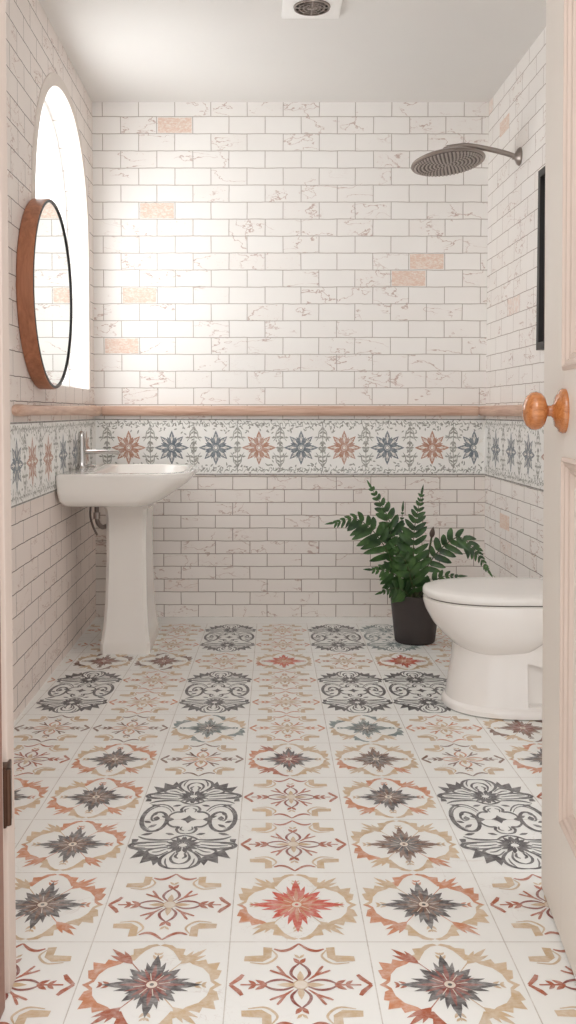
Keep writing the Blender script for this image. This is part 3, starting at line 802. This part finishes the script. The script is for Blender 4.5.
# ------------------------------------------------------------------ potted fern
PX, PY, PH = .728, 4.375, .222
fern = empty('potted_fern', (PX, PY, 0), 'green fern in a charcoal pot standing beside the toilet', 'plant')
m = MB()
m.lathe([(.086, 0), (.090, .004), (.092, .012), (.114, PH - .004), (.1145, PH), (.108, PH), (.106, PH - .02), (.104, PH - .028)], (PX, PY, 0), (0, 0, 1), M['pot'], 64, True, False); m.build('pot', fern, angle=40)
m = MB(); m.lathe([(.1045, PH - .03), (.07, PH - .024), (.03, PH - .018)], (PX, PY, 0), (0, 0, 1), M['soil'], 40, True, True); m.build('soil', fern)
frnd = random.Random(11)
def frond(ctrl, maxlen, w0=0.30, name='frond', nleaf=15, side=Vector((0, -1, .25)), start=.12, droop=.25, tipcut=1.0):
    P = curve(ctrl, 24); m = MB()
    n = len(P)
    m.tube(P[::3] + [P[-1]], [.0042 * (1 - .75 * i / (n // 3 + 1)) for i in range(len(P[::3]) + 1)], M['stem'], 6)
    # arc length
    acc = [0]
    for a, b_ in zip(P[:-1], P[1:]): acc.append(acc[-1] + (b_ - a).length)
    tot = acc[-1]
    nleaf_ = max(6, round(nleaf * .74))
    for k in range(nleaf_):
        v_ = (k + .3) / nleaf_; t = start + (1 - start) * (1 - (1 - v_) ** 1.35)
        i = min(range(n), key=lambda j: abs(acc[j] - t * tot))
        p = P[i]; tg = (P[min(i + 2, n - 1)] - P[max(i - 2, 0)]).normalized()
        facing = (side - tg * side.dot(tg)).normalized()
        lat = tg.cross(facing).normalized()
        u = (t - start) / (1 - start)
        L = maxlen * (0.62 + .55 * math.sin(PI * min(1, u * 1.05 + .10)) ** .8) * (1 - .66 * u ** 2.0) * .92
        for s in (1, -1):
            jit = frnd.uniform(-.12, .12)
            d = (lat * s * (1.0 + jit) + tg * (.42 + .5 * u) + facing * frnd.uniform(-.05, .28)).normalized()
            wv = d.cross(facing).normalized(); nrm = wv.cross(d).normalized()
            if nrm.dot(facing) < 0: nrm = -nrm
            ll = L * frnd.uniform(.9, 1.1); ww = min(.034, (ll * .8 + .012) * w0 * 1.35) * frnd.uniform(.9, 1.1)
            secs = []
            for q, wq in ((0, .45), (.10, .9), (.30, 1.0), (.58, .95), (.80, .72), (.93, .36), (1.0, .04)):
                c_ = p + d * (ll * q) + Vector((0, 0, -1)) * (droop * ll * q * q) + nrm * (.07 * ll * math.sin(PI * q))
                c_ += tg * (.16 * ll * q * q)
                hw = ww * .5 * wq
                secs.append([c_ - wv * hw + nrm * .18 * hw, c_ - nrm * .10 * hw, c_ + wv * hw + nrm * .18 * hw])
            m.loft(secs, M['leaf'], False, False, closed=False)
    # terminal leaflet
    d = (P[-1] - P[-4]).normalized(); facing = (side - d * side.dot(d)).normalized(); wv = d.cross(facing)
    m.loft([[P[-1] + d * (.05 * tipcut * q) - wv * .006 * wq, P[-1] + d * (.05 * tipcut * q) + wv * .006 * wq] for q, wq in ((0, .6), (.35, 1), (.75, .6), (1, .05))], M['leaf'], False, False, closed=False)
    return m.build(name, fern, merge=False, angle=60)
z0 = PH - .02
def W(x, z, y=PY): return (x, y, z)
frond([W(.70, z0), W(.64, .33, 4.36), W(.56, .475, 4.34), W(.46, .565, 4.32), W(.355, .555, 4.30)], .098, .30, nleaf=17, start=.30, droop=.35)
frond([W(.715, z0, 4.39), W(.675, .36, 4.41), W(.61, .56, 4.42), W(.535, .695, 4.43)], .092, .36, nleaf=17, start=.10, droop=.1)
frond([W(.725, z0, 4.36), W(.715, .36, 4.34), W(.715, .52, 4.33), W(.745, .675, 4.33)], .088, .30, nleaf=19, start=.10, droop=.1)
frond([W(.705, z0, 4.33), W(.655, .29, 4.29), W(.585, .345, 4.25), W(.515, .355, 4.22)], .080, .34, nleaf=11, start=.18, droop=.25)
frond([W(.70, z0, 4.32), W(.665, .25, 4.27), W(.61, .272, 4.23), W(.56, .262, 4.20)], .07, .34, nleaf=9, start=.15, droop=.2)
frond([W(.71, z0, 4.38), W(.665, .36, 4.37), W(.625, .47, 4.37), W(.588, .565, 4.37)], .045, .30, nleaf=9, start=.45, droop=.2)
frond([W(.735, z0, 4.40), W(.79, .335, 4.42), W(.865, .43, 4.42), W(.935, .475, 4.40), W(1.0, .42, 4.385), W(1.055, .335, 4.37)], .075, .30, nleaf=20, start=.22, droop=.3)
frond([W(.74, z0, 4.36), W(.785, .27, 4.33), W(.845, .31, 4.31), W(.90, .315, 4.29)], .058, .32, nleaf=9, start=.2, droop=.2)
frond([W(.72, z0, 4.34), W(.70, .28, 4.29), W(.665, .385, 4.26), W(.62, .44, 4.25)], .082, .36, nleaf=10, start=.15, droop=.15)
frond([W(.718, z0, 4.41), W(.69, .38, 4.43), W(.673, .50, 4.44), W(.678, .59, 4.44)], .04, .30, nleaf=9, start=.35, droop=.1)
m = MB()
P = curve([W(.735, z0, 4.37), W(.775, .34, 4.38), W(.795, .43, 4.385), W(.803, .475, 4.385)], 8)
m.tube(P, .0045, M['stem'], 8)
m.lathe([(.004, 0), (.010, .008), (.0125, .020), (.010, .032), (.005, .044), (.001, .052)], P[-1], (.15, 0, 1), M['bud'], 12)
tag(m.build('bud_stem', fern), 'thin stem with a brown bud')

# ------------------------------------------------------------------ rain shower
sh = empty('rain_shower', (XR, 4.31, 2.18), 'large round steel shower head on an arm from the right wall', 'shower')
HC = Vector((.848, 4.31, 2.158)); ax = Vector((math.sin(R(5)), -.10, -math.cos(R(5)))).normalized()   # underside axis
m = MB(); m.lathe([(.040, 0), (.040, .004), (.034, .012), (.020, .020), (.014, .024), (.013, .034)], (XR, 4.31, 2.178), (-1, 0, 0), M['steel'], 32); m.build('wall_flange', sh)
top = HC - ax * .060
m = MB(); m.tube(curve([(XR - .02, 4.31, 2.178), (1.09, 4.31, 2.196), (1.0, 4.31, 2.216), (.93, 4.31, 2.226), (.885, 4.31, 2.222), tuple(top)], 8), .0115, M['steel'], 16); m.build('arm', sh)
m = MB()
m.lathe([(.013, -.062), (.020, -.056), (.022, -.040), (.050, -.034), (.100, -.024), (.140, -.010), (.160, .000), (.163, .006), (.160, .011), (.152, .012)], HC, ax, M['steel'], 72)
hd = m.build('shower_head', sh)
m = MB(); m.lathe([(.152, .0115), (.150, .0135), (.10, .015), (.02, .0155)], HC, ax, M['nozzle_plate'], 56)
pl = m.build('nozzle_plate', hd)
u = ax.orthogonal().normalized(); wv = ax.cross(u); m = MB()
for rr, nn in ((.012, 6), (.028, 12), (.045, 18), (.062, 24), (.079, 30), (.096, 36), (.113, 42), (.130, 48), (.144, 54)):
    for k in range(nn):
        a = 2 * PI * (k + .5 * ((nn // 6) % 2)) / nn
        c_ = HC + (u * math.cos(a) + wv * math.sin(a)) * rr
        m.lathe([(.0052, .0128), (.0052, .0165), (.003, .019)], c_, ax, M['nozzle_dark'], 8, False, True)
tag(m.build('nozzles', pl, merge=False), 'pale rubber nozzles', kind='stuff')

# ------------------------------------------------------------------ ceiling vent
vx, vy = .212, 3.722
vn = empty('ceiling_vent', (vx, vy, ZC), 'small square white vent with a round dark grille in the ceiling', 'vent')
m = MB(); m.box((vx - .112, vy - .112, ZC - .016), (vx + .112, vy + .112, ZC), M['vent_white'], bev=.006); m.build('plate', vn)
m = MB(); m.lathe([(.070, .016), (.070, .0175), (.062, .0175)], (vx, vy, ZC), (0, 0, -1), M['vent_dark'], 40); m.build('recess', vn)
m = MB()
for rr in (.016, .032, .048, .066):
    m.lathe([(rr - .0035, .017), (rr - .0025, .022), (rr + .0025, .022), (rr + .0035, .017)], (vx, vy, ZC), (0, 0, -1), M['steel'], 40, False, False)
for k in range(12):
    a = 2 * PI * k / 12
    m.tube([(vx + .010 * math.cos(a), vy + .010 * math.sin(a), ZC - .0195), (vx + .066 * math.cos(a), vy + .066 * math.sin(a), ZC - .0195)], .0022, M['steel'], 6)
m.lathe([(.010, .017), (.010, .023), (.004, .024)], (vx, vy, ZC), (0, 0, -1), M['steel'], 16)
m.build('grille', vn)

# ------------------------------------------------------------------ black frame on the right wall
bf = empty('black_frame', (XR, 3.72, 1.66), 'tall narrow black frame on the right wall, half hidden by the door', 'frame')
y0, y1, z0f, z1f, fw, fd = 3.30, 3.925, 1.300, 2.018, .030, .030
m = MB()
for a, b_ in (((y0, z0f), (y0 + fw, z1f)), ((y1 - fw, z0f), (y1, z1f)), ((y0 + fw, z0f), (y1 - fw, z0f + fw)), ((y0 + fw, z1f - fw), (y1 - fw, z1f))):
    m.box((XR - fd, a[0], a[1]), (XR, b_[0], b_[1]), M['black'])
m.build('frame', bf, smooth=False)
m = MB(); m.box((XR - .012, y0 + fw, z0f + fw), (XR, y1 - fw, z1f - fw), M['panel_black']); m.build('panel', bf, smooth=False)

# ------------------------------------------------------------------ panelled door standing open on the right
P0, P1 = Vector((.536, 1.27, 0)), Vector((.627, 2.074, 0))
dl = (P1 - P0).length; dd = (P1 - P0).normalized(); dn = Vector((-dd.y, dd.x, 0))   # face normal, into the opening
D = Matrix(((dd.x, dn.x, -.0075, P0.x), (dd.y, dn.y, 0, P0.y), (0, 0, 1, 0), (0, 0, 0, 1)))   # local: along leaf, out of face, up
door = empty('door_1', (P0.x, P0.y, 0), kind='structure')
DZ0, DZ1, th = .008, 2.06, .040
s0, s1 = .15, dl - .215
lock0, lock1 = .963, 1.130
m = MB()
m.box((0, -th, DZ0), (s0, 0, DZ1), M['door'], D); m.box((s1, -th, DZ0), (dl, 0, DZ1), M['door'], D, bev=.0025)
for a, b_ in ((DZ0, .24), (lock0, lock1), (1.93, DZ1)): m.box((s0, -th, a), (s1, 0, b_), M['door'], D)
m.build('door_leaf', door, smooth=False)
for a, b_ in ((.24, lock0), (lock1, 1.93)):
    m = MB(); m.box((s0, -th + .010, a), (s1, -.014, b_), M['door_panel'], D)
    m.box((s0 + .055, -.014, a + .055), (s1 - .055, -.008, b_ - .055), M['door_panel'], D, bev=.003)
    pan = m.build('panel', door, smooth=False)
    m = MB()
    prof = [(0, -.014), (0, .004), (.007, .007), (.012, .002), (.018, .001), (.022, -.004), (.030, -.006), (.036, -.014)]
    rings = []
    for (sx, sz, zx, zz) in ((s0, a, 1, 1), (s1, a, -1, 1), (s1, b_, -1, -1), (s0, b_, 1, -1), (s0, a, 1, 1)):
        rings.append([tuple(D @ Vector((sx + zx * i, o, sz + zz * i))) for i, o in prof])
    m.loft(rings, M['moulding'], False, False, closed=False)
    m.build('moulding', pan, smooth=False)
ks = (Vector((.602, 1.855, 0)) - P0).dot(dd); kc = D @ Vector((ks, 0, 1.052))
m = MB(); m.lathe([(.043, 0), (.0435, .006), (.040, .011), (.034, .013), (.030, .018), (.015, .021), (.0105, .026), (.0105, .032), (.016, .035), (.028, .039), (.035, .046), (.0375, .055), (.036, .064), (.028, .073), (.015, .078), (.004, .0795)], kc, dn, M['knob'], 48)
tag(m.build('door_knob', door, angle=50), 'round polished amber wood knob on a turned rose')
# ------------------------------------------------------------------ front wall stub and left door jamb
w = MB(); w.box((XL - .22, 1.60, 0), (-.62, 1.745, ZC), M['plaster']); tag(w.build('wall_front', smooth=False), kind='structure')
JX = -.4445
j = empty('trim_5', (-.53, 1.67, 0), kind='structure')
m = MB()
m.box((-.62, 1.695, 0), (JX, 1.745, ZC), M['jamb'], bev=.003)
m.box((-.62, 1.672, 0), (JX - .010, 1.695, ZC), M['jamb'])
m.box((-.62, 1.50, 0), (JX - .001, 1.672, ZC), M['jamb'], bev=.004)
m.build('jamb', j, smooth=False)
m = MB(); m.box((JX - .09, 1.44, 0), (JX + .004, 1.652, ZC), M['jamb_stop'], bev=.006); m.build('door_stop', j, smooth=False)
m = MB(); m.box((JX - .012, 1.668, .315), (JX + .004, 1.712, .425), M['bronze'], bev=.0025)
hg = tag(m.build('hinge', j), 'dark bronze hinge')
m = MB(); m.lathe([(.006, 0), (.006, .10)], (JX + .006, 1.674, .32), (0, 0, 1), M['bronze'], 14); m.build('hinge_pin', hg)

# ------------------------------------------------------------------ light
def area(name, loc, rot, sx, sy, e, col):
    L = bpy.data.lights.new(name, 'AREA'); L.shape = 'RECTANGLE'; L.size = sx; L.size_y = sy; L.energy = e; L.color = col
    o = bpy.data.objects.new(name, L); C.objects.link(o); o.location = loc; o.rotation_euler = rot
    return o
def aim(loc, to): return (Vector(to) - Vector(loc)).to_track_quat('-Z', 'Y').to_euler()
area('daylight', (-2.0, 3.25, 1.75), aim((-2.0, 3.25, 1.75), (0.0, 4.7, 1.65)), 1.7, 1.5, 40, (1, .995, .985))
area('sky_glow', (-1.85, wc, 1.85), aim((-1.85, wc, 1.85), (0, wc, 1.80)), 1.5, 1.5, 34, (.985, .995, 1))
area('hall_fill', (.25, .2, 2.45), aim((.25, .2, 2.45), (.2, 3.4, .6)), 1.4, 0.9, 16, (1, .985, .965))  # added fill light, unseen behind the camera, softens the room evenly
wd = bpy.data.worlds.new('World'); bpy.context.scene.world = wd; wd.use_nodes = True
wd.node_tree.nodes['Background'].inputs[0].default_value = (1.0, .995, .985, 1)
wd.node_tree.nodes['Background'].inputs[1].default_value = 1.38

# ------------------------------------------------------------------ camera
cam = bpy.data.cameras.new('camera'); co = bpy.data.objects.new('camera', cam); C.objects.link(co)
co.location = (0, 0, 1.05); co.rotation_euler = (R(90 - 2.5), 0, 0)
cam.sensor_fit = 'AUTO'; cam.sensor_width = 36; cam.lens = 963 / 1024 * 36
cam.shift_x = 32 / 1024; cam.shift_y = -58 / 1024; cam.clip_start = .02
sc = bpy.context.scene; sc.camera = co
sc.view_settings.view_transform = 'Standard'; sc.view_settings.look = 'None'; sc.view_settings.exposure = 0.06
sc.cycles.max_bounces = 10; sc.cycles.diffuse_bounces = 6; sc.cycles.transparent_max_bounces = 12
sc.cycles.use_denoising = True
sc.cycles.caustics_reflective = False; sc.cycles.caustics_refractive = False
